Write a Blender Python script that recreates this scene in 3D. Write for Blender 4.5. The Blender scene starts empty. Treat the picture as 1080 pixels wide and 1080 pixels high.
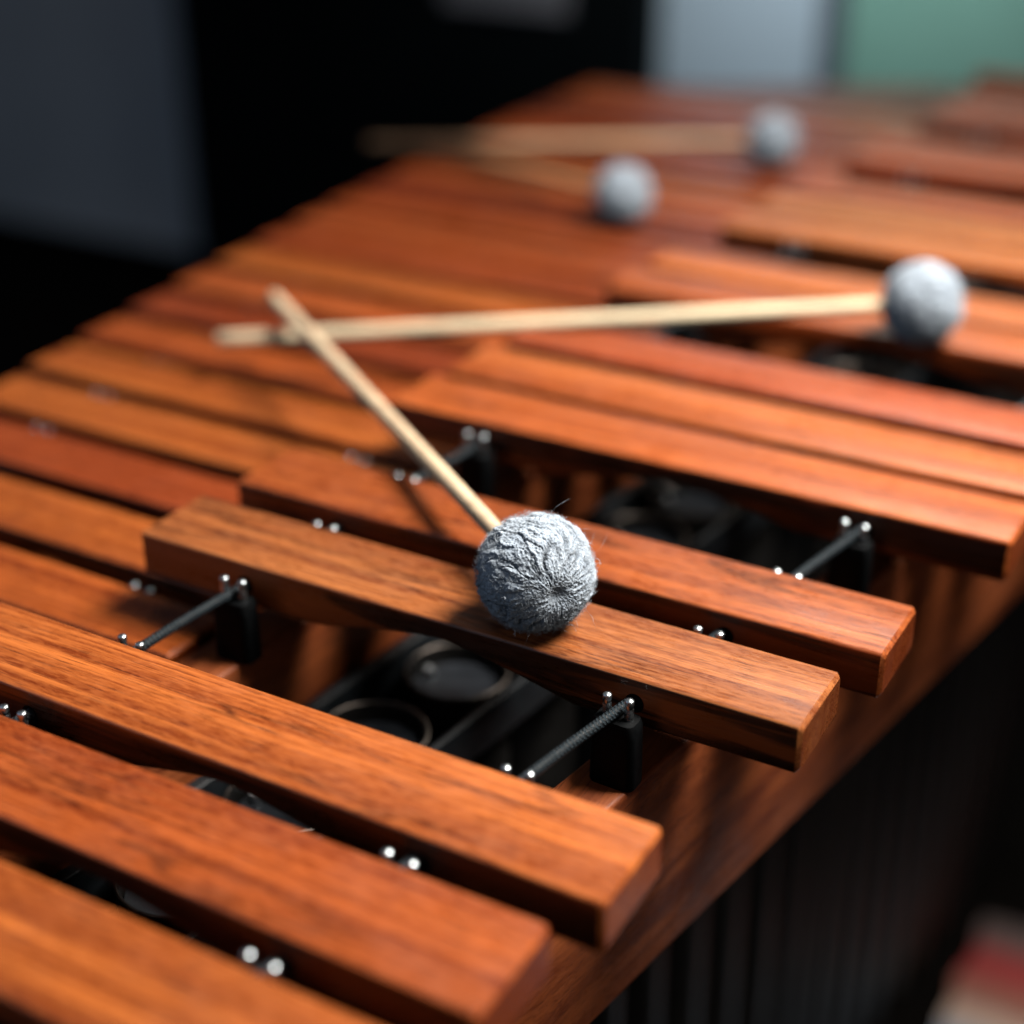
import bpy, math, random
from mathutils import Vector, Matrix, noise as mnoise
random.seed(7)
sc = bpy.context.scene
COL = sc.collection
PI = math.pi

# ------------------------------------------------------------------ helpers
def mesh_obj(name, verts, faces, mat, parent=None, smooth=True, angle=40, mats=None, midx=None):
    me = bpy.data.meshes.new(name)
    me.from_pydata([tuple(v) for v in verts], [], faces)
    me.validate()
    for m in (mats or [mat]):
        me.materials.append(m)
    if midx:
        for p, i in zip(me.polygons, midx):
            p.material_index = i
    if smooth:
        for p in me.polygons:
            p.use_smooth = True
        if angle < 180:
            me.set_sharp_from_angle(angle=math.radians(angle))
    me.update()
    o = bpy.data.objects.new(name, me)
    COL.objects.link(o)
    if parent:
        o.parent = parent
    return o

def empty(name, loc=(0, 0, 0)):
    o = bpy.data.objects.new(name, None)
    o.empty_display_size = 0.05
    o.location = loc
    COL.objects.link(o)
    return o

def tag(o, label=None, cat=None, group=None, kind=None):
    if label: o['label'] = label
    if cat: o['category'] = cat
    if group: o['group'] = group
    if kind: o['kind'] = kind
    return o

class MB:
    def __init__(s):
        s.v, s.f, s.m = [], [], []
    def add(s, vs, fs, mi=0):
        b = len(s.v)
        s.v += [tuple(v) for v in vs]
        s.f += [tuple(b + i for i in f) for f in fs]
        s.m += [mi] * len(fs)
    def box(s, x0, x1, y0, y1, z0, z1, mi=0):
        s.add([(x0,y0,z0),(x1,y0,z0),(x1,y1,z0),(x0,y1,z0),(x0,y0,z1),(x1,y0,z1),(x1,y1,z1),(x0,y1,z1)],
              [(0,3,2,1),(4,5,6,7),(0,1,5,4),(1,2,6,5),(2,3,7,6),(3,0,4,7)], mi)
    def loft(s, rings, mi=0, caps=True):
        n = len(rings[0]); vs = [p for r in rings for p in r]; fs = []
        for k in range(len(rings) - 1):
            for i in range(n):
                j = (i + 1) % n
                fs.append((k*n+i, k*n+j, (k+1)*n+j, (k+1)*n+i))
        if caps:
            fs.append(tuple(range(n - 1, -1, -1)))
            fs.append(tuple((len(rings)-1)*n + i for i in range(n)))
        s.add(vs, fs, mi)
    def tube(s, pts, rad, n=10, mi=0, caps=True):
        pts = [Vector(p) for p in pts]; rings = []
        for k, p in enumerate(pts):
            d = (pts[min(k+1, len(pts)-1)] - pts[max(k-1, 0)]).normalized()
            a = d.cross(Vector((0, 0, 1)))
            if a.length < 1e-4: a = d.cross(Vector((1, 0, 0)))
            a.normalize(); b = d.cross(a)
            r = rad[k] if isinstance(rad, (list, tuple)) else rad
            rings.append([p + a*(r*math.cos(2*PI*i/n)) + b*(r*math.sin(2*PI*i/n)) for i in range(n)])
        s.loft(rings, mi, caps)
    def lathe(s, prof, n=40, c=(0,0,0), mi=0):
        rings = [[(c[0]+r*math.cos(2*PI*i/n), c[1]+r*math.sin(2*PI*i/n), c[2]+z) for i in range(n)] for r, z in prof]
        s.loft(rings, mi, caps=False)
    def build(s, name, mat, parent=None, smooth=True, angle=40, mats=None):
        return mesh_obj(name, s.v, s.f, mat, parent, smooth, angle, mats, s.m if mats else None)

def rrect(w, h, r, seg=4):
    out = []
    for cx, cy, a0 in ((w/2-r, h/2-r, 0), (-w/2+r, h/2-r, 90), (-w/2+r, -h/2+r, 180), (w/2-r, -h/2+r, 270)):
        for i in range(seg + 1):
            a = math.radians(a0 + 90*i/seg)
            out.append((cx + r*math.cos(a), cy + r*math.sin(a)))
    return out

# ------------------------------------------------------------------ materials
def new_mat(name):
    m = bpy.data.materials.new(name); m.use_nodes = True
    nt = m.node_tree; nt.nodes.clear()
    out = nt.nodes.new('ShaderNodeOutputMaterial')
    b = nt.nodes.new('ShaderNodeBsdfPrincipled')
    nt.links.new(b.outputs[0], out.inputs[0])
    return m, nt, b

class NT:
    """small node-writing helper"""
    def __init__(s, nt): s.nt = nt
    def n(s, t, **k):
        o = s.nt.nodes.new(t)
        for a, v in k.items(): setattr(o, a, v)
        return o
    def l(s, a, b): s.nt.links.new(a, b)
    def math(s, op, a, b=None, c=None, clamp=False):
        o = s.n('ShaderNodeMath', operation=op, use_clamp=clamp)
        for i, x in enumerate((a, b, c)):
            if x is None: continue
            if isinstance(x, (int, float)): o.inputs[i].default_value = x
            else: s.l(x, o.inputs[i])
        return o.outputs[0]
    def vmath(s, op, a, b):
        o = s.n('ShaderNodeVectorMath', operation=op)
        for i, x in enumerate((a, b)):
            if isinstance(x, tuple): o.inputs[i].default_value = x
            else: s.l(x, o.inputs[i])
        return o.outputs[0]
    def noise(s, vec, scale=1, detail=3, rough=.55, dist=0):
        o = s.n('ShaderNodeTexNoise'); o.inputs['Scale'].default_value = scale
        o.inputs['Detail'].default_value = detail; o.inputs['Roughness'].default_value = rough
        o.inputs['Distortion'].default_value = dist
        s.l(vec, o.inputs['Vector']); return o.outputs['Fac']
    def ramp(s, fac, lo, hi, a=0., b=1.):
        o = s.n('ShaderNodeMapRange'); o.interpolation_type = 'SMOOTHSTEP'
        o.inputs[1].default_value = lo; o.inputs[2].default_value = hi
        o.inputs[3].default_value = a; o.inputs[4].default_value = b
        s.l(fac, o.inputs[0]); return o.outputs[0]
    def mix(s, fac, a, b, mode='MIX'):
        o = s.n('ShaderNodeMix', data_type='RGBA', blend_type=mode)
        if isinstance(fac, (int, float)): o.inputs[0].default_value = fac
        else: s.l(fac, o.inputs[0])
        for i, x in ((6, a), (7, b)):
            if isinstance(x, tuple): o.inputs[i].default_value = (*x, 1)[:4]
            else: s.l(x, o.inputs[i])
        return o.outputs[2]

def wood_mat(name, tint=None, rough=.36, figure=1.0, streak=1.0, coat=.25, pores=1.0, grain_axis='X', spec=.42, side=0., tail_shade=0.):
    m, nt, b = new_mat(name); h = NT(nt)
    tc = h.n('ShaderNodeTexCoord'); oi = h.n('ShaderNodeObjectInfo')
    P = tc.outputs['Object']
    seed = h.math('MULTIPLY', oi.outputs['Random'], 37.0)
    cs = h.n('ShaderNodeCombineXYZ')
    h.l(seed, cs.inputs[0]); h.l(h.math('MULTIPLY', seed, 1.7), cs.inputs[1]); h.l(h.math('MULTIPLY', seed, .61), cs.inputs[2])
    def stretch(along, across):
        return (along, across, across) if grain_axis == 'X' else (across, along, across)
    def coords(along, across):
        v = h.vmath('MULTIPLY', Pw, stretch(along, across))
        return h.vmath('ADD', v, cs.outputs[0])
    # gentle warp so that the grain lines run slightly askew
    w = h.n('ShaderNodeTexNoise'); w.inputs['Scale'].default_value = 1; w.inputs['Detail'].default_value = 2
    h.l(h.vmath('ADD', h.vmath('MULTIPLY', P, stretch(3.2, 18)), cs.outputs[0]), w.inputs['Vector'])
    wv = h.vmath('MULTIPLY', h.vmath('SUBTRACT', w.outputs['Color'], (.5, .5, .5)), stretch(0, .008 * figure))
    Pw = h.vmath('ADD', P, wv)
    base = oi.outputs['Color'] if tint is None else None
    if base is None:
        rgb = h.n('ShaderNodeRGB'); rgb.outputs[0].default_value = (*tint, 1); base = rgb.outputs[0]
    light = h.mix(1.0, base, (1.75, 2.05, 2.1), 'MULTIPLY')
    dark = h.mix(1.0, base, (.46, .31, .26), 'MULTIPLY')
    vdark = h.mix(1.0, base, (.16, .11, .11), 'MULTIPLY')
    nA = h.noise(coords(1.3, 105), 1, 4, .6)
    c = h.mix(h.ramp(nA, .32, .68), dark, light)
    nB = h.noise(coords(9, 17), 1, 2, .5)
    c = h.mix(h.ramp(nB, .42, .72, 0, .55), c, base)
    nR = h.noise(coords(1.7, 270), 1, 3, .6)               # growth lines
    c = h.mix(h.ramp(nR, .45, .66, 0, .70 * streak), c, dark)
    nF = h.noise(coords(3.0, 850), 1, 2, .6)               # hair-fine lines
    c = h.mix(h.ramp(nF, .46, .62, 0, .68 * streak), c, dark)
    nX = h.noise(coords(55, 16), 1, 2, .55)                  # faint cross-grain flecks
    c = h.mix(h.ramp(nX, .55, .75, 0, .30 * streak), c, dark)
    nS = h.noise(coords(4.5, 48), 1, 3, .55, .6)            # blackish figure veins
    ridge = h.math('ABSOLUTE', h.math('SUBTRACT', nS, .5))
    vein = h.math('MULTIPLY', h.ramp(ridge, 0, .035, 1, 0), h.ramp(h.noise(coords(6, 14), 1, 1), .5, .68))
    c = h.mix(h.math('MULTIPLY', vein, .9 * streak), c, vdark)
    nP = h.noise(coords(38, 1500), 1, 2, .5)                # open pores
    pore = h.ramp(nP, .57, .68, 0, .85 * pores)
    c = h.mix(pore, c, vdark)
    nG = h.noise(coords(130, 760), 1, 3, .65)
    c = h.mix(h.ramp(nG, .35, .68, .0, .34), c, light)
    if side:                                                # shade painted into the long sides, together with their black figure
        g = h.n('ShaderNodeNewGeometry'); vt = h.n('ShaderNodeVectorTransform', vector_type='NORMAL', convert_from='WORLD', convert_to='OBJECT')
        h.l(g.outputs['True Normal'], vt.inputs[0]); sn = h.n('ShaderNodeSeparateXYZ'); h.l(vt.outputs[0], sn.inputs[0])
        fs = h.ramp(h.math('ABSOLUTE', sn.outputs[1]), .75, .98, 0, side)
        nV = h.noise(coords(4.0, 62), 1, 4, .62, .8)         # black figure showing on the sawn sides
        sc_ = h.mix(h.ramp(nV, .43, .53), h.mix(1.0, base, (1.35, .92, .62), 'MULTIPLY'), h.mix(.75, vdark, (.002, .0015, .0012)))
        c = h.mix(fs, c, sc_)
        fe = h.ramp(h.math('ABSOLUTE', sn.outputs[0]), .80, .98, 0, .72)   # end faces mixed towards the dark tone
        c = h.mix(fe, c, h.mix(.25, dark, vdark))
    if tail_shade:                                                # shade painted into the stick colour, darkening towards the tail
        sp = h.n('ShaderNodeSeparateXYZ'); h.l(P, sp.inputs[0])
        c = h.mix(h.ramp(sp.outputs[0], tail_shade - .05, tail_shade + .05, 0, .93), c, (.035, .016, .008))
    h.l(c, b.inputs['Base Color'])
    smudge = h.noise(h.vmath('ADD', P, cs.outputs[0]), 34, 4, .6)
    r = h.math('ADD', h.ramp(nG, .3, .7, rough - .06, rough + .08), h.math('MULTIPLY', pore, .15))
    r = h.math('ADD', r, h.ramp(smudge, .35, .7, -.05, .10))
    h.l(r, b.inputs['Roughness'])
    b.inputs['Specular IOR Level'].default_value = spec
    b.inputs['Coat Weight'].default_value = coat; b.inputs['Coat Roughness'].default_value = .25
    bp = h.n('ShaderNodeBump'); bp.inputs['Strength'].default_value = .25; bp.inputs['Distance'].default_value = .0006
    hh = h.math('SUBTRACT', h.math('ADD', h.math('MULTIPLY', nG, .4), h.math('MULTIPLY', nR, .3)), h.math('MULTIPLY', pore, .9))
    h.l(hh, bp.inputs['Height']); h.l(bp.outputs[0], b.inputs['Normal'])
    return m

def plain_mat(name, col, rough=.5, metal=0., spec=.5, var=.15, scale=60, bump=.0, coat=0.):
    m, nt, b = new_mat(name); h = NT(nt)
    tc = h.n('ShaderNodeTexCoord')
    n1 = h.noise(tc.outputs['Object'], scale, 4, .6)
    f = h.ramp(n1, .25, .75, 1 - var, 1 + var)
    cm = h.n('ShaderNodeVectorMath', operation='SCALE'); cm.inputs[0].default_value = col; h.l(f, cm.inputs['Scale'])
    h.l(cm.outputs[0], b.inputs['Base Color'])
    h.l(h.ramp(n1, .2, .8, max(rough - .08, .02), rough + .08), b.inputs['Roughness'])
    b.inputs['Metallic'].default_value = metal; b.inputs['Specular IOR Level'].default_value = spec
    b.inputs['Coat Weight'].default_value = coat
    if bump:
        bp = h.n('ShaderNodeBump'); bp.inputs['Strength'].default_value = .5; bp.inputs['Distance'].default_value = bump
        h.l(n1, bp.inputs['Height']); h.l(bp.outputs[0], b.inputs['Normal'])
    return m

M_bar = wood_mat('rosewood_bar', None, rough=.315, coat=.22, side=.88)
M_rail = wood_mat('rail_wood', (.13, .029, .008), rough=.45, streak=.25, coat=0, grain_axis='Y', pores=.8, spec=.25)
M_stick = wood_mat('birch_stick', (.58, .43, .285), rough=.5, streak=.10, coat=0, pores=.2, spec=.35, figure=.15)
M_stick2 = wood_mat('rattan_stick', (.34, .17, .085), rough=.5, streak=.1, coat=0, pores=.2, figure=.15, spec=.3, tail_shade=.20)
M_stick3 = wood_mat('maple_stick', (.45, .27, .16), rough=.5, streak=.1, coat=0, pores=.2, figure=.15, spec=.3, tail_shade=.27)
M_hole = plain_mat('hole_black', (.003, .003, .003), .9, spec=.1)
M_post = plain_mat('post_black_plastic', (.0016, .002, .0024), .6, spec=.07, var=.3, scale=300)
M_steel = plain_mat('pin_steel', (.50, .55, .58), .28, metal=1., var=.05, scale=500)
M_tube = plain_mat('resonator_black', (.0045, .0042, .004), .36, spec=.27, var=.3, scale=120)
M_plug = plain_mat('plug_black', (.006, .0075, .010), .5, spec=.22, var=.3, scale=90)
M_rim = plain_mat('rim_metal', (.10, .085, .075), .4, metal=1., var=.2, scale=200)
M_strip = plain_mat('bank_strip', (.005, .0065, .008), .5, var=.35, scale=80, spec=.25)

def cord_mat():
    m, nt, b = new_mat('cord_braid'); h = NT(nt)
    tc = h.n('ShaderNodeTexCoord')
    w = h.n('ShaderNodeTexWave', wave_type='BANDS', bands_direction='DIAGONAL'); w.inputs['Scale'].default_value = 260
    w.inputs['Distortion'].default_value = 1.5; w.inputs['Detail'].default_value = 1
    h.l(tc.outputs['Object'], w.inputs['Vector'])
    n1 = h.noise(tc.outputs['Object'], 1400, 2)
    f = h.math('MULTIPLY', w.outputs['Fac'], h.ramp(n1, .35, .7, .3, 1))
    h.l(h.mix(f, (.002, .003, .004), (.020, .034, .044)), b.inputs['Base Color'])
    b.inputs['Roughness'].default_value = .5; b.inputs['Specular IOR Level'].default_value = .25
    bp = h.n('ShaderNodeBump'); bp.inputs['Strength'].default_value = .8; bp.inputs['Distance'].default_value = .0008
    h.l(f, bp.inputs['Height']); h.l(bp.outputs[0], b.inputs['Normal'])
    return m
M_cord = cord_mat()

def yarn_mat():
    m, nt, b = new_mat('blue_grey_yarn'); h = NT(nt)
    tc = h.n('ShaderNodeTexCoord'); g = h.n('ShaderNodeNewGeometry')
    n1 = h.noise(tc.outputs['Object'], 900, 4, .65); n2 = h.noise(tc.outputs['Object'], 90, 3)
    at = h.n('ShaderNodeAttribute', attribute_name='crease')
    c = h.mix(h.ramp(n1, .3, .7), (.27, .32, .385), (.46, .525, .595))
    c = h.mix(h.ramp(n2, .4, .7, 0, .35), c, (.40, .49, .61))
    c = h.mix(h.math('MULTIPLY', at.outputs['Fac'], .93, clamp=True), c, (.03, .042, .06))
    h.l(c, b.inputs['Base Color']); b.inputs['Roughness'].default_value = .95
    b.inputs['Specular IOR Level'].default_value = .12
    b.inputs['Sheen Weight'].default_value = .25; b.inputs['Sheen Roughness'].default_value = .5
    bp = h.n('ShaderNodeBump'); bp.inputs['Strength'].default_value = .7; bp.inputs['Distance'].default_value = .0006
    h.l(n1, bp.inputs['Height']); h.l(bp.outputs[0], b.inputs['Normal'])
    return m
M_yarn = yarn_mat()
M_fuzz = plain_mat('yarn_fuzz', (.40, .45, .51), .95, spec=.1, var=.2)

# ------------------------------------------------------------------ marimba layout (metres)
T = .022                      # bar thickness
ZN = -.044                    # top of the natural row (upper row top is z = 0)
ACC = [(-.2525,.0465),(-.1893,.0468),(-.1263,.0466),(0,.0461),(.0666,.046),(.1926,.0466),(.2485,.0474),(.3096,.0478),
       (.4320,.0465),(.4905,.0465),(.6045,.0465),(.6645,.0465),(.7245,.0465),(.8445,.0465),(.9045,.0465),(1.0245,.0465),(1.0845,.0465),(1.1445,.0465)]
GROUPS = [[0,1,2],[3,4],[5,6,7],[8,9],[10,11,12],[13,14],[15,16,17]]
GAPS = [k*.060 + (.0015 if k else 0) for k in range(-5, 21)]          # joints between the natural bars
TUBES = [-.316,-.2525,-.1893,-.1263,-.063,0,.0666,.1296,.1926,.2485,.3096,.370,.4320,.4905,.5465,.6045,.6645,.7245,.7845,.8445,.9045,.9645,1.0245,1.0845,1.1445]
accL = lambda y: -.1652 + .07*y
accR = lambda y: .1652 + .167*y
nodeR = lambda y: .0970 + .172*y
nodeL = lambda y: -.1005 + .07*y
natO = lambda y: -.422 - .185*y + .072*y*y
natI = lambda y: -.1275 + .07*y
nnO = lambda y: natO(y) + .058 + .06*max(y, 0)
nnI = lambda y: natI(y) - .063 - .03*max(y, 0)
Y0, Y1 = -.345, 1.214

marimba = empty('marimba', (0, 0, 0))
tag(marimba, 'large wooden marimba with two rows of polished red-brown bars, black posts and dark resonator tubes', 'marimba')

def make_bar(yc, w, x0, x1, ztop, nodes, color, label=None, arch=.6):
    L = x1 - x0; xc = (x0 + x1)/2
    o_z = ztop - T/2
    half = L*.195
    xn = (nodes[0] + nodes[1])/2 - xc + .004
    c = .0017
    st = [x0, x0 + c*.5, x0 + c] + [x0 + c + (L - 2*c)*i/44 for i in range(1, 44)] + [x1 - c, x1 - c*.5, x1]
    ins = {0: c, 1: c*.42, 2: 0, len(st)-1: c, len(st)-2: c*.42, len(st)-3: 0}
    rings = []
    for k, x in enumerate(st):
        xl = x - xc
        u = abs(xl - xn)/half
        cut = 0 if u >= 1 else T*arch*(1 - (u*u + .012*(1 - u*u))**.6)
        i = ins.get(k, 0)
        h = T - cut
        pts = rrect(w - 2*i, h - 2*i, .0017, 3)
        rings.append([(xl, p[0], T/2 - h/2 + p[1]) for p in pts])
    mb = MB(); mb.loft(rings)
    # drilled cord holes on both long sides
    for nd in nodes:
        for s in (-1, 1):
            hx = nd - xc - .0022
            n = 18; r = .0042
            vs = [(hx + r*math.cos(2*PI*i/n), s*(w/2 + .00015), -.0005 + r*1.05*math.sin(2*PI*i/n)) for i in range(n)]
            f = tuple(range(n)) if s < 0 else tuple(range(n-1, -1, -1))
            mb.add(vs, [f], 1)
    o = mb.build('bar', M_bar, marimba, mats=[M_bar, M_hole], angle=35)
    o.location = (xc, yc, o_z)
    o.color = (color[0]*.66, (color[1]*.84 + color[0]*.022)*.565, color[2]*.38, 1)
    if label: o['label'] = label
    return o

RED, ORA, YEL, BRN, DRK = (.37,.088,.026), (.40,.118,.030), (.46,.165,.038), (.36,.135,.050), (.25,.05,.017)
acc_cols = [ORA,(.38,.095,.026),(.43,.130,.036),BRN,(.35,.098,.029),(.41,.112,.032),(.43,.125,.035),(.38,.085,.03),
            (.42,.125,.042),(.44,.14,.045),(.47,.17,.052),(.47,.18,.055),(.36,.09,.03),(.36,.085,.028),(.33,.075,.025),(.31,.07,.025),(.30,.066,.024),(.28,.06,.022)]  # last bars coloured ever darker, painting in the light falloff
for (y, w), c in zip(ACC, acc_cols):
    lab = None
    if y == 0: lab = 'brown upper-row bar under the wrapped mallet head, with black veins along its front side'
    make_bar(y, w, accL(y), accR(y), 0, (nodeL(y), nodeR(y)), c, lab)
nat_cols = {4:(.38,.098,.024), 5:(.39,.112,.028), 6:(.30,.062,.019), 7:(.44,.135,.034), 8:(.42,.125,.030), 9:(.36,.088,.024)}
pool = [RED, (.34,.075,.022), ORA, (.39,.10,.03), DRK, (.36,.082,.022)]
for k in range(len(GAPS) - 1):
    a, b = GAPS[k], GAPS[k+1]; y = (a + b)/2
    c = nat_cols.get(k-0, None) or pool[(k*5 + 2) % len(pool)]
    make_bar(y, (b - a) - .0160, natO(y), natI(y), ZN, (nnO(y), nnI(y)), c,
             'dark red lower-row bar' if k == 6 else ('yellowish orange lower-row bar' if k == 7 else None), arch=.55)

# ---- rails: swept boards
def swept(name, xl, xr, ztop, zbot, mat=M_rail, y0=Y0, y1=Y1, n=24, bev=.0022, parent=marimba, label=None):
    rings = []
    for i in range(n + 1):
        y = y0 + (y1 - y0)*i/n
        a, b = xl(y), xr(y)
        rings.append([(p[0] + (a + b)/2, y, p[1] + (ztop + zbot)/2) for p in rrect(b - a, ztop - zbot, min(bev, (b-a)*.3), 3)][::-1])
    mb = MB(); mb.loft(rings)
    o = mb.build(name, mat, parent)
    if label: o['label'] = label
    return o
fasc = lambda y: .1056 + .1515*y
swept('rail', lambda y: fasc(y) - .027, fasc, -.045, -.1545, label='deep outer rail board on the near right side of the marimba')
swept('rail', lambda y: nodeL(y) - .021, lambda y: nodeL(y) + .0055, -.045, -.125)
swept('rail', lambda y: nnI(y) - .013, lambda y: nnI(y) + .013, ZN - .045, ZN - .11)
swept('rail', lambda y: nnO(y) - .013, lambda y: nnO(y) + .013, ZN - .045, ZN - .14)

# ---- posts with steel pins
def post_mesh():
    mb = MB(); prof = rrect(.0205, .0125, .0035, 4)
    def ring(k, z): return [(p[0]*k, p[1]*k, z) for p in prof]
    mb.loft([ring(.97, 0), ring(1.0, .001), ring(.96, .025), ring(.94, .0290), ring(.86, .0308), ring(.6, .0313)])
    return mb.build('post', M_post, None)
def pin_mesh():
    r = .0019
    R = .0028; h0 = R - math.sqrt(R*R - (r*.93)**2)        # gently domed polished tip
    dome = [(R*math.sin(a), .0122 - (R - R*math.cos(a))) for a in [math.asin(r*.93/R)*k/7 for k in range(7, 0, -1)]]
    mb = MB(); mb.lathe([(r*1.02, 0), (r*1.0, .0070), (r*.86, .0078), (r*.86, .0084), (r, .0090), (r, .0122 - h0 - .0002)] + dome + [(.00002, .0122)], 18)
    return mb.build('pin', M_steel, None, angle=180)
P0, N0 = post_mesh(), pin_mesh()
used = False
def place_post(x, y, zrail):
    global used
    if not used:
        p, a, b = P0, N0, N0.copy(); COL.objects.link(b); used = True
    else:
        p, a, b = P0.copy(), N0.copy(), N0.copy()
        for o in (p, a, b): COL.objects.link(o)
    p.parent = marimba; p.location = (x, y, zrail); p.rotation_euler = (0, 0, random.uniform(-.04, .04))
    for o, s in ((a, -1), (b, 1)):
        o.parent = p; o.location = (s*.005, 0, .0290 + random.uniform(-.0006, .0006))
acc_y = []
for g in GROUPS:
    y, w = ACC[g[0]]; acc_y.append(y - w/2 - .0085)
    for i, j in zip(g, g[1:]): acc_y.append((ACC[i][0] + ACC[i][1]/2 + ACC[j][0] - ACC[j][1]/2)/2)
    y, w = ACC[g[-1]]; acc_y.append(y + w/2 + .0085)
for y in acc_y:
    place_post(nodeR(y), y, -.045); place_post(nodeL(y), y, -.045)
for y in GAPS[:-1]:
    place_post(nnO(y), y, ZN - .045)
for y in GAPS[:22]:
    place_post(nnI(y), y, ZN - .045)

# ---- cords through the bars
def cord(fn, z, y0, y1):
    mb = MB(); n = 120; pts = []
    for i in range(n + 1):
        y = y0 + (y1 - y0)*i/n
        pts.append((fn(y), y, z + .0004*math.sin(y*71)))
    mb.tube(pts, .0023, 10)
    return mb.build('cord', M_cord, marimba, angle=180)
cord(nodeR, -.0108, Y0 + .02, Y1 - .02); cord(nodeL, -.0108, Y0 + .02, Y1 - .02)
cord(nnO, ZN - .0108, Y0 + .02, Y1 - .02); cord(nnI, ZN - .0108, Y0 + .02, Y1 - .02)

# ---- resonators
resx = lambda y: -.0515 + .10*y
def tube_mesh(r, L):
    mb = MB()
    mb.lathe([(r, -L), (r, -.001), (r - .0006, 0), (r - .0016, 0), (r - .002, -.001), (r - .002, -.05), (r - .002, -L)], 40)
    t = mb.build('resonator_tube', M_tube, None)
    mb = MB(); mb.lathe([(r + .0001, -.0012), (r + .0003, -.0004), (r + .0002, .0003), (r - .0005, .0006), (r - .0009, .0002)], 40)
    rim = mb.build('rim', M_rim, None)
    mb = MB(); mb.lathe([(r - .0022, -.013), (r - .0030, -.0095), (r*.6, -.0100), (.0001, -.0103)], 40)
    mb.lathe([(.0030, -.0098), (.0030, -.0062), (.0024, -.0054), (.0002, -.0050)], 12, (-r*.70, r*.12, 0), 1)
    plug = mb.build('plug', M_plug, None, mats=[M_plug, M_steel])
    return t, rim, plug
TT = tube_mesh(.0268, .76)
TN = tube_mesh(.0268, .40)
first = {0: True, 1: True}
def place_tube(src, key, x, y, z):
    if first[key]: os_ = src; first[key] = False
    else:
        os_ = [o.copy() for o in src]
        for o in os_: COL.objects.link(o)
    os_[0].parent = marimba; os_[0].location = (x, y, z)
    for o in os_[1:]: o.parent = os_[0]
for y in TUBES:
    place_tube(TT, 0, resx(y), y, -.090)
for k in range(len(GAPS) - 1):
    y = (GAPS[k] + GAPS[k+1])/2
    place_tube(TN, 1, (natO(y) + natI(y))/2 - .005, y, ZN - .085)
swept('bank_strip', lambda y: resx(y) - .0375, lambda y: resx(y) - .0305, -.084, -.112, M_strip, bev=.001)
swept('bank_strip', lambda y: resx(y) + .0305, lambda y: resx(y) + .0345, -.088, -.112, M_strip, bev=.001)

# ---- end frame at the low end, with a raised block behind the upper row
mb = MB()
def rbox(mb, x0, x1, y0, y1, z0, z1, r=.004):
    pr = rrect(x1 - x0, z1 - z0, r, 4); cx, cz = (x0+x1)/2, (z0+z1)/2
    mb.loft([[(cx + p[0]*k, yy, cz + p[1]*k2) for p in pr] for yy, k, k2 in ((y0, .992, .99), (y0 + .003, 1, 1), (y1 - .003, 1, 1), (y1, .992, .99))])
pl = [(-.515, 1.216), (.36, 1.216), (.36, 1.47), (-.20, 1.47), (-.515, 1.285)]
cxp, cyp = -.05, 1.33
mb.loft([[(cxp + (x - cxp)*k, cyp + (y - cyp)*k, z) for x, y in pl] for z, k in ((-.19, .99), (-.188, 1), (-.068, 1), (-.064, .994), (-.0625, .984))])
ef = mb.build('end_frame', M_rail, marimba)
mb = MB(); rbox(mb, -.10, .36, 1.2165, 1.2455, -.0498, .004)
mb.build('end_block', M_rail, marimba)
mb = MB(); rbox(mb, -.37, .04, -.376, -.346, -.19, -.050)
mb.build('end_frame', M_rail, marimba)
for lx, ly in ((-.50, 1.231), (-.02, 1.231), (-.345, -.361), (.015, -.361)):
    mb = MB(); rbox(mb, lx - .02, lx + .02, ly - .0145, ly + .0145, -.899, -.191)
    mb.build('leg', M_tube, marimba)

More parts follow.
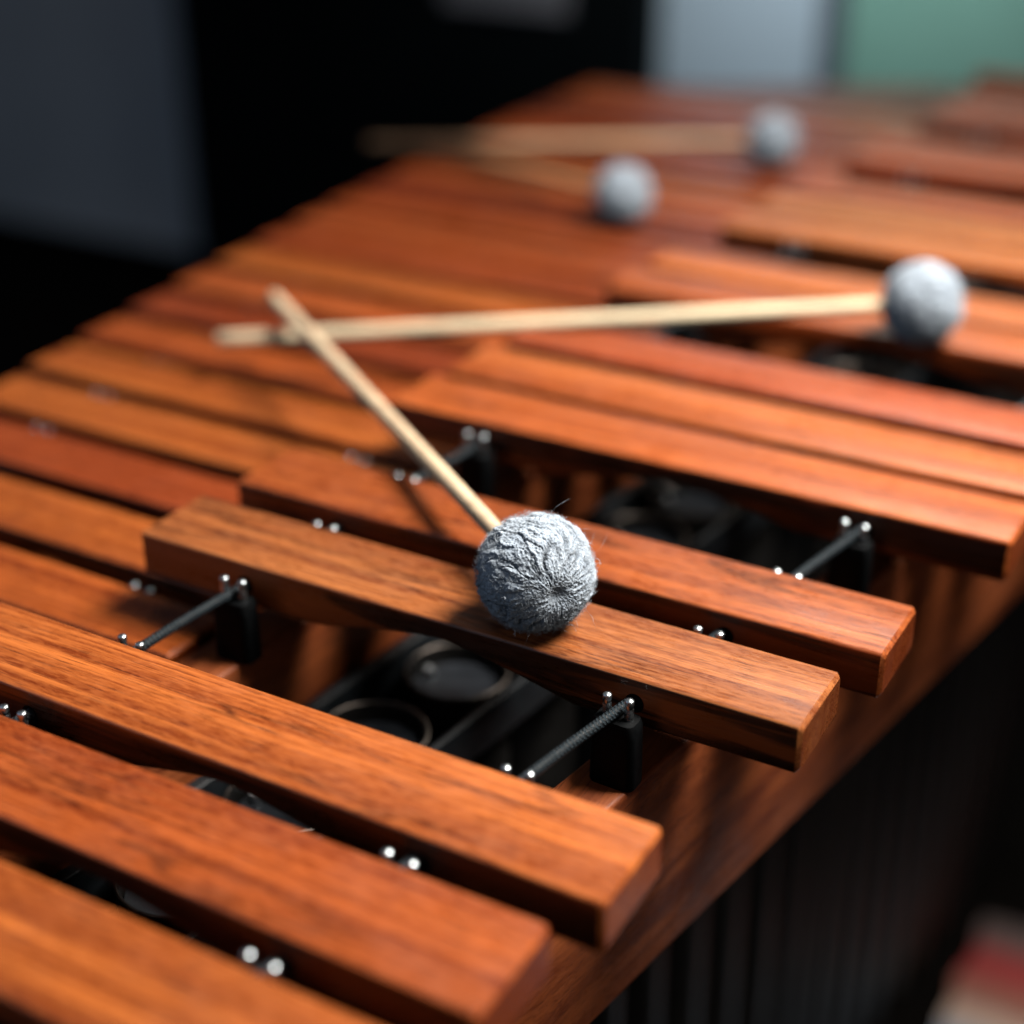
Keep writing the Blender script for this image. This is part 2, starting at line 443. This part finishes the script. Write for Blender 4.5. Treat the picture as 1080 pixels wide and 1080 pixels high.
# ------------------------------------------------------------------ mallets
R_H = .0251
def head_mesh():
    nu, nv = 520, 300
    V, F, cr = [], [], []
    for j in range(nv + 1):
        th = PI*j/nv                                       # 0 = free pole, PI = stick side
        for i in range(nu):
            ph = 2*PI*i/nu
            tw = ph + .55*math.cos(th)*math.sin(th) + .25*mnoise.noise(Vector((math.cos(ph)*1.3, math.sin(ph)*1.3, th*1.2)))
            s = math.sin(th)
            fr = 3.4
            wob = .10*mnoise.noise(Vector((math.cos(ph)*4, math.sin(ph)*4, th*4)))
            cx, cy = math.cos(tw + wob), math.sin(tw + wob)
            n1 = mnoise.noise(Vector((cx*fr, cy*fr, th*1.5)))
            n2 = mnoise.noise(Vector((cx*fr*2.3 + 9, cy*fr*2.3, th*3.4)))
            n3 = mnoise.noise(Vector((cx*fr*4.5, cy*fr*4.5 + 5, th*9)))
            lump = mnoise.noise(Vector((math.cos(ph)*s*1.6, math.sin(ph)*s*1.6, math.cos(th)*1.6 + 3)))
            c1 = max(0, 1 - abs(n1)*4.6)**1.3; c2 = max(0, 1 - abs(n2)*4.0)**1.4; c3 = max(0, 1 - abs(n3)*3.5)
            gate = .35 + .65*max(0, min(1, .5 + 1.6*mnoise.noise(Vector((math.cos(ph)*s*3.2 + 7, math.sin(ph)*s*3.2, math.cos(th)*3.2)))))
            fade = min(1, max(0, s - .10)*1.7)
            f1 = mnoise.noise(Vector((math.cos(ph)*s*28, math.sin(ph)*s*28, math.cos(th)*28)))
            r = R_H*(1 + .042*lump) - fade*gate*(.00150*c1 + .00075*c2) - .00014*c3*fade + .0009*n2*fade + .00045*f1
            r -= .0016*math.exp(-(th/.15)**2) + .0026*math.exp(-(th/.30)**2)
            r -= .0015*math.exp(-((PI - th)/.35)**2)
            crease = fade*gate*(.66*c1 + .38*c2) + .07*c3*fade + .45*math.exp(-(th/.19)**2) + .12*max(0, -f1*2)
            zs = .985
            V.append((r*s*math.cos(ph), r*s*math.sin(ph), r*math.cos(th)*zs)); cr.append(min(1, crease))
    for j in range(nv):
        for i in range(nu):
            a, b = j*nu + i, j*nu + (i+1) % nu
            F.append((a, a + nu, b + nu, b))
    nb = len(V)
    # loose fibres standing off the yarn
    rnd = random.Random(3)
    mi = [0]*len(F)
    for k in range(5200):
        th = math.acos(rnd.uniform(-.98, .98)); ph = rnd.uniform(0, 2*PI)
        n = Vector((math.sin(th)*math.cos(ph), math.sin(th)*math.sin(ph), math.cos(th)))
        t = n.cross(Vector((rnd.gauss(0,1), rnd.gauss(0,1), rnd.gauss(0,1)))).normalized()
        mer = Vector((math.cos(th)*math.cos(ph), math.cos(th)*math.sin(ph), -math.sin(th)))
        t = (t + mer*rnd.choice((-1, 1))*1.2).normalized()
        p0 = n*(R_H*.975); Lf = rnd.uniform(.0012, .0036); lift = rnd.uniform(.15, .75)
        if k < 26: Lf *= 2.6; lift = 1.2
        pts = [p0, p0 + (t*.6 + n*lift)*Lf*.5 + n*.0004, p0 + (t*1.0 + n*lift*1.1 + n.cross(t)*rnd.uniform(-.3, .3))*Lf + n*.0002]
        rad = .000055; base = len(V)
        side = n.cross(t).normalized()
        for q in pts[:2]:
            V.extend([tuple(q + side*rad), tuple(q - side*rad*.5 + n*rad), tuple(q - side*rad*.5 - n*rad)])
        V.append(tuple(pts[2]))
        for e in range(3):
            f = (e + 1) % 3
            F.append((base + e, base + f, base + 3 + f, base + 3 + e)); F.append((base + 3 + e, base + 3 + f, base + 6)); mi += [1, 1]
    # a couple of stray looped threads
    for ph0, th0 in ((.4, 1.5), (1.2, .9), (2.2, 1.2), (3.1, 1.35), (3.9, 1.6), (4.6, 1.1), (5.2, 1.0), (5.9, 1.45)):
        pts = []
        n = Vector((math.sin(th0)*math.cos(ph0), math.sin(th0)*math.sin(ph0), math.cos(th0)))
        t = n.cross(Vector((0, 0, 1))).normalized(); b2 = n.cross(t)
        for q in range(15):
            a = q/14; ang = a*5.2
            pts.append(n*(R_H*.985 + .0034*math.sin(a*PI) + .0008*math.sin(ang*2)) + t*(.0035*a + .0011*math.sin(ang)) + b2*(.0016*math.cos(ang)))
        m2 = MB(); m2.tube(pts, .00009, 4)
        base = len(V); V += m2.v; F += [tuple(base + i for i in f) for f in m2.f]; mi += [1]*len(m2.f)
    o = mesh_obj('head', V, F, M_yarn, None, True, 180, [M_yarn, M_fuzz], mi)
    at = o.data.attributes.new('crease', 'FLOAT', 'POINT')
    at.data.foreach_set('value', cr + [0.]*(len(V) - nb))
    return o
HEAD = head_mesh(); head_used = False
def mallet(center, tail, label, spin=0., mat=None, r0=.0042, r1=.0047, bend=0.):
    global HEAD, head_used
    c, t = Vector(center), Vector(tail)
    ax = (c - t).normalized(); L = (c - t).length
    e = empty('mallet', c); e.rotation_mode = 'QUATERNION'
    e.rotation_quaternion = ax.to_track_quat('Z', 'Y') @ Matrix.Rotation(spin, 3, 'Z').to_quaternion()
    tag(e, label, 'mallet', 'mallets lying across the marimba')
    h = HEAD if not head_used else HEAD.copy()
    if head_used: COL.objects.link(h)
    head_used = True
    h.parent = e
    # stick is modelled along its local X so that the wood grain follows it
    mb = MB(); n = 30
    pts, rad = [], []
    for i in range(n + 1):
        a = i/n; x = .010 + (L - .010)*a
        pts.append((x, bend*math.sin(a*PI), 0)); rad.append(r0 + (r1 - r0)*a)
    pts += [(L + .0012, 0, 0), (L + .0018, 0, 0)]; rad += [r1*.8, r1*.4]
    mb.tube(pts, rad, 18)
    s = mb.build('stick', mat or M_stick, e)
    s.rotation_euler = (0, PI/2, 0)                         # local X -> local -Z of the mallet
    return e
RIM = R_H*.985
mallet((.0382, -.0036, R_H - .0012), (-.308, .271, .003), 'sharply focused mallet, its grey yarn head resting on the brown bar near the middle', spin=2.0)
mallet((.0807, .4109, R_H - .0012), (-.3255, .2334, -.0168), 'second mallet behind the sharp one, stick lying level and its end under the other stick', spin=.7)
mallet((-.2556, .6872, ZN + R_H - .001), (-.560, .813, ZN + .0052), 'blurred mallet on the left bars, its head just in front of the farthest mallet', spin=1.7, mat=M_stick2)
mallet((-.2144, .9320, ZN + R_H - .001), (-.588, .790, ZN + .0060), 'farthest blurred mallet near the back end of the marimba, its stick level', spin=.2, mat=M_stick3)

# ------------------------------------------------------------------ the room, as far as it shows
def simple(name, mat, boxes, parent=None):
    mb = MB()
    for b in boxes: mb.box(*b)
    return mb.build(name, mat, parent, smooth=False)
M_floor = plain_mat('dark_floor', (.0022, .0017, .0014), .9, spec=.03, var=.35, scale=6)
M_wall = plain_mat('grey_wall', (.60, .63, .68), .8, var=.06, scale=3)
M_black = plain_mat('black_cabinet', (.0015, .003, .0035), .7, spec=.1, var=.3, scale=4)
M_pale = plain_mat('pale_blue_panel', (.50, .61, .68), .7, var=.05, scale=3)
M_green = plain_mat('green_panel', (.20, .40, .32), .7, var=.06, scale=3)
M_frame = plain_mat('slate_frame', (.09, .115, .135), .6, var=.08, scale=5)
fl = simple('floor', M_floor, [(-6, 4, -3, 6, -1.0, -.9)]); tag(fl, kind='structure')
w = simple('wall', M_wall, [(-6, -1.2, 2.45, 2.53, -.899, 2.0)])
tag(w, 'smooth blue-grey wall behind the marimba on the left', 'wall')
sk = simple('skirting', M_black, [(-6, -1.2, 2.44, 2.449, -.899, -.87)], w)
cab = empty('cabinet', (-1.8, 2.3, -.9))
tag(cab, 'tall black cabinet in the shadow behind the left end of the marimba', 'cabinet')
def cpart(n, m, x0, x1, y0, y1, z0, z1):
    o = simple(n, m, [(x0 + 1.8, x1 + 1.8, y0 - 2.3, y1 - 2.3, z0 + .9, z1 + .9)], cab); return o
cpart('body', M_black, -2.20, -1.012, 2.36, 2.43, -.898, .9)
cpart('shelf_edge', plain_mat('pale_strip', (.20, .19, .20), .7), -1.47, -1.183, 2.35, 2.359, -.184, -.10)
brd = empty('panel_screen', (-.7, 2.62, -.9))
tag(brd, 'tall screen behind the marimba with one pale blue panel and one green panel', 'screen')
def bpart(n, m, x0, x1, y0, y1, z0, z1):
    return simple(n, m, [(x0 + .7, x1 + .7, y0 - 2.62, y1 - 2.62, z0 + .9, z1 + .9)], brd)
bpart('pale_panel', M_pale, -1.062, -.690, 2.45, 2.47, -.83, 1.2)
bpart('green_panel', M_green, -.642, .30, 2.45, 2.47, -.83, 1.2)
for x0, x1 in ((-1.11, -1.063), (-.689, -.643), (.301, .345)):
    bpart('frame', M_frame, x0, x1, 2.435, 2.48, -.898, 1.2)
bpart('frame', M_frame, -1.062, .30, 2.436, 2.48, -.898, -.831)

# striped woven rug on the floor, lower right
def rug_mat():
    m, nt, b = new_mat('striped_rug'); h = NT(nt)
    tc = h.n('ShaderNodeTexCoord'); sp = h.n('ShaderNodeSeparateXYZ'); h.l(tc.outputs['Object'], sp.inputs[0])
    rp = h.n('ShaderNodeValToRGB'); cr = rp.color_ramp; cr.interpolation = 'LINEAR'
    stops = [(0., (.20,.25,.31)), (.42, (.20,.25,.31)), (.48, (.38,.28,.22)), (.54, (.33,.23,.18)), (.58, (.22,.08,.055)), (.66, (.21,.075,.05)),
             (.70, (.24,.018,.016)), (.82, (.21,.02,.018)), (.90, (.08,.05,.045)), (1., (.04,.03,.028))]
    while len(cr.elements) < len(stops): cr.elements.new(.5)
    for e, (p, c) in zip(cr.elements, stops): e.position = p; e.color = (*c, 1)
    n1 = h.noise(tc.outputs['Object'], 40, 3)
    h.l(h.math('ADD', h.math('MULTIPLY', sp.outputs[1], 1/.34), h.math('MULTIPLY', h.math('SUBTRACT', n1, .5), .05)), rp.inputs[0])
    n2 = h.noise(tc.outputs['Object'], 500, 2)
    h.l(h.mix(h.ramp(n2, .3, .7, 0, .4), rp.outputs[0], (.05, .03, .03)), b.inputs['Base Color'])
    b.inputs['Roughness'].default_value = .95
    return m
V, F = [], []; nx, ny = 40, 40
for j in range(ny + 1):
    for i in range(nx + 1):
        x, y = .75*i/nx, .34*j/ny
        V.append((x + .01*mnoise.noise(Vector((y*20, 3, 1))), y, .012 + .008*mnoise.noise(Vector((x*9, y*14, 0)))))
for j in range(ny):
    for i in range(nx):
        a = j*(nx+1) + i; F.append((a, a+1, a+nx+2, a+nx+1))
rug = mesh_obj('rug', V, F, rug_mat(), None, True, 180); rug.location = (.095, .645, -.9)
tag(rug, 'striped red, brown and grey rug on the dark floor beside the resonators', 'rug')

# ------------------------------------------------------------------ light
wd = bpy.data.worlds.new('World'); sc.world = wd; wd.use_nodes = True
bg = wd.node_tree.nodes['Background']; bg.inputs[0].default_value = (.42, .56, .74, 1); bg.inputs[1].default_value = .065
def area(name, loc, target, size, power, color, sy=None, spread=180):
    l = bpy.data.lights.new(name, 'AREA'); l.size = size; l.energy = power; l.color = color
    l.spread = math.radians(spread)
    if sy: l.shape = 'RECTANGLE'; l.size_y = sy
    o = bpy.data.objects.new(name, l); COL.objects.link(o); o.location = loc
    o.rotation_euler = (Vector(target) - Vector(loc)).to_track_quat('-Z', 'Y').to_euler()
    return o
kd = Vector((.47, .36, 1)).normalized()
area('key_lamp', kd*1.35 + Vector((.02, .03, 0)), (.20, .22, 0), .54, 29, (1, .945, .87), spread=112)
area('back_lamp', (-.22, 2.3, 1.75), (.1, .1, 0), .9, 13, (1, .93, .82), .7)
area('side_fill', (2.4, -.5, .55), (.1, .2, -.1), 1.2, 6.2, (1, .82, .66))  # added fill from the right, brightens the outer rail
area('fill_lamp', (-1.3, -1.1, 1.1), (0, 0, 0), 2.2, 5.5, (.66, .78, 1.0))  # added bluish fill, lifts the shaded side of the yarn head
area('panel_fill', (-.60, 2.0, .42), (-.6, 2.45, -.32), .4, 5.5, (.9, .96, 1.0), .4)  # added unseen light, brightens the panels at the back

# ------------------------------------------------------------------ camera
cam = bpy.data.cameras.new('camera'); co = bpy.data.objects.new('camera', cam); COL.objects.link(co)
co.location = (.31458, -.51129, .34438)
co.rotation_euler = (math.radians(63.195), 0, math.radians(29.537))
cam.sensor_width = 36; cam.lens = 36*1.66057/1.08
cam.clip_start = .02; cam.clip_end = 60
cam.dof.use_dof = True; cam.dof.focus_distance = .638; cam.dof.aperture_fstop = 2.4
sc.camera = co
sc.view_settings.view_transform = 'Standard'; sc.view_settings.look = 'None'; sc.view_settings.exposure = 0
sc.render.engine = 'CYCLES'
sc.cycles.use_denoising = True
sc.cycles.max_bounces = 4
sc.cycles.diffuse_bounces = 0
sc.cycles.glossy_bounces = 3
sc.cycles.use_adaptive_sampling = True
sc.cycles.adaptive_threshold = .02
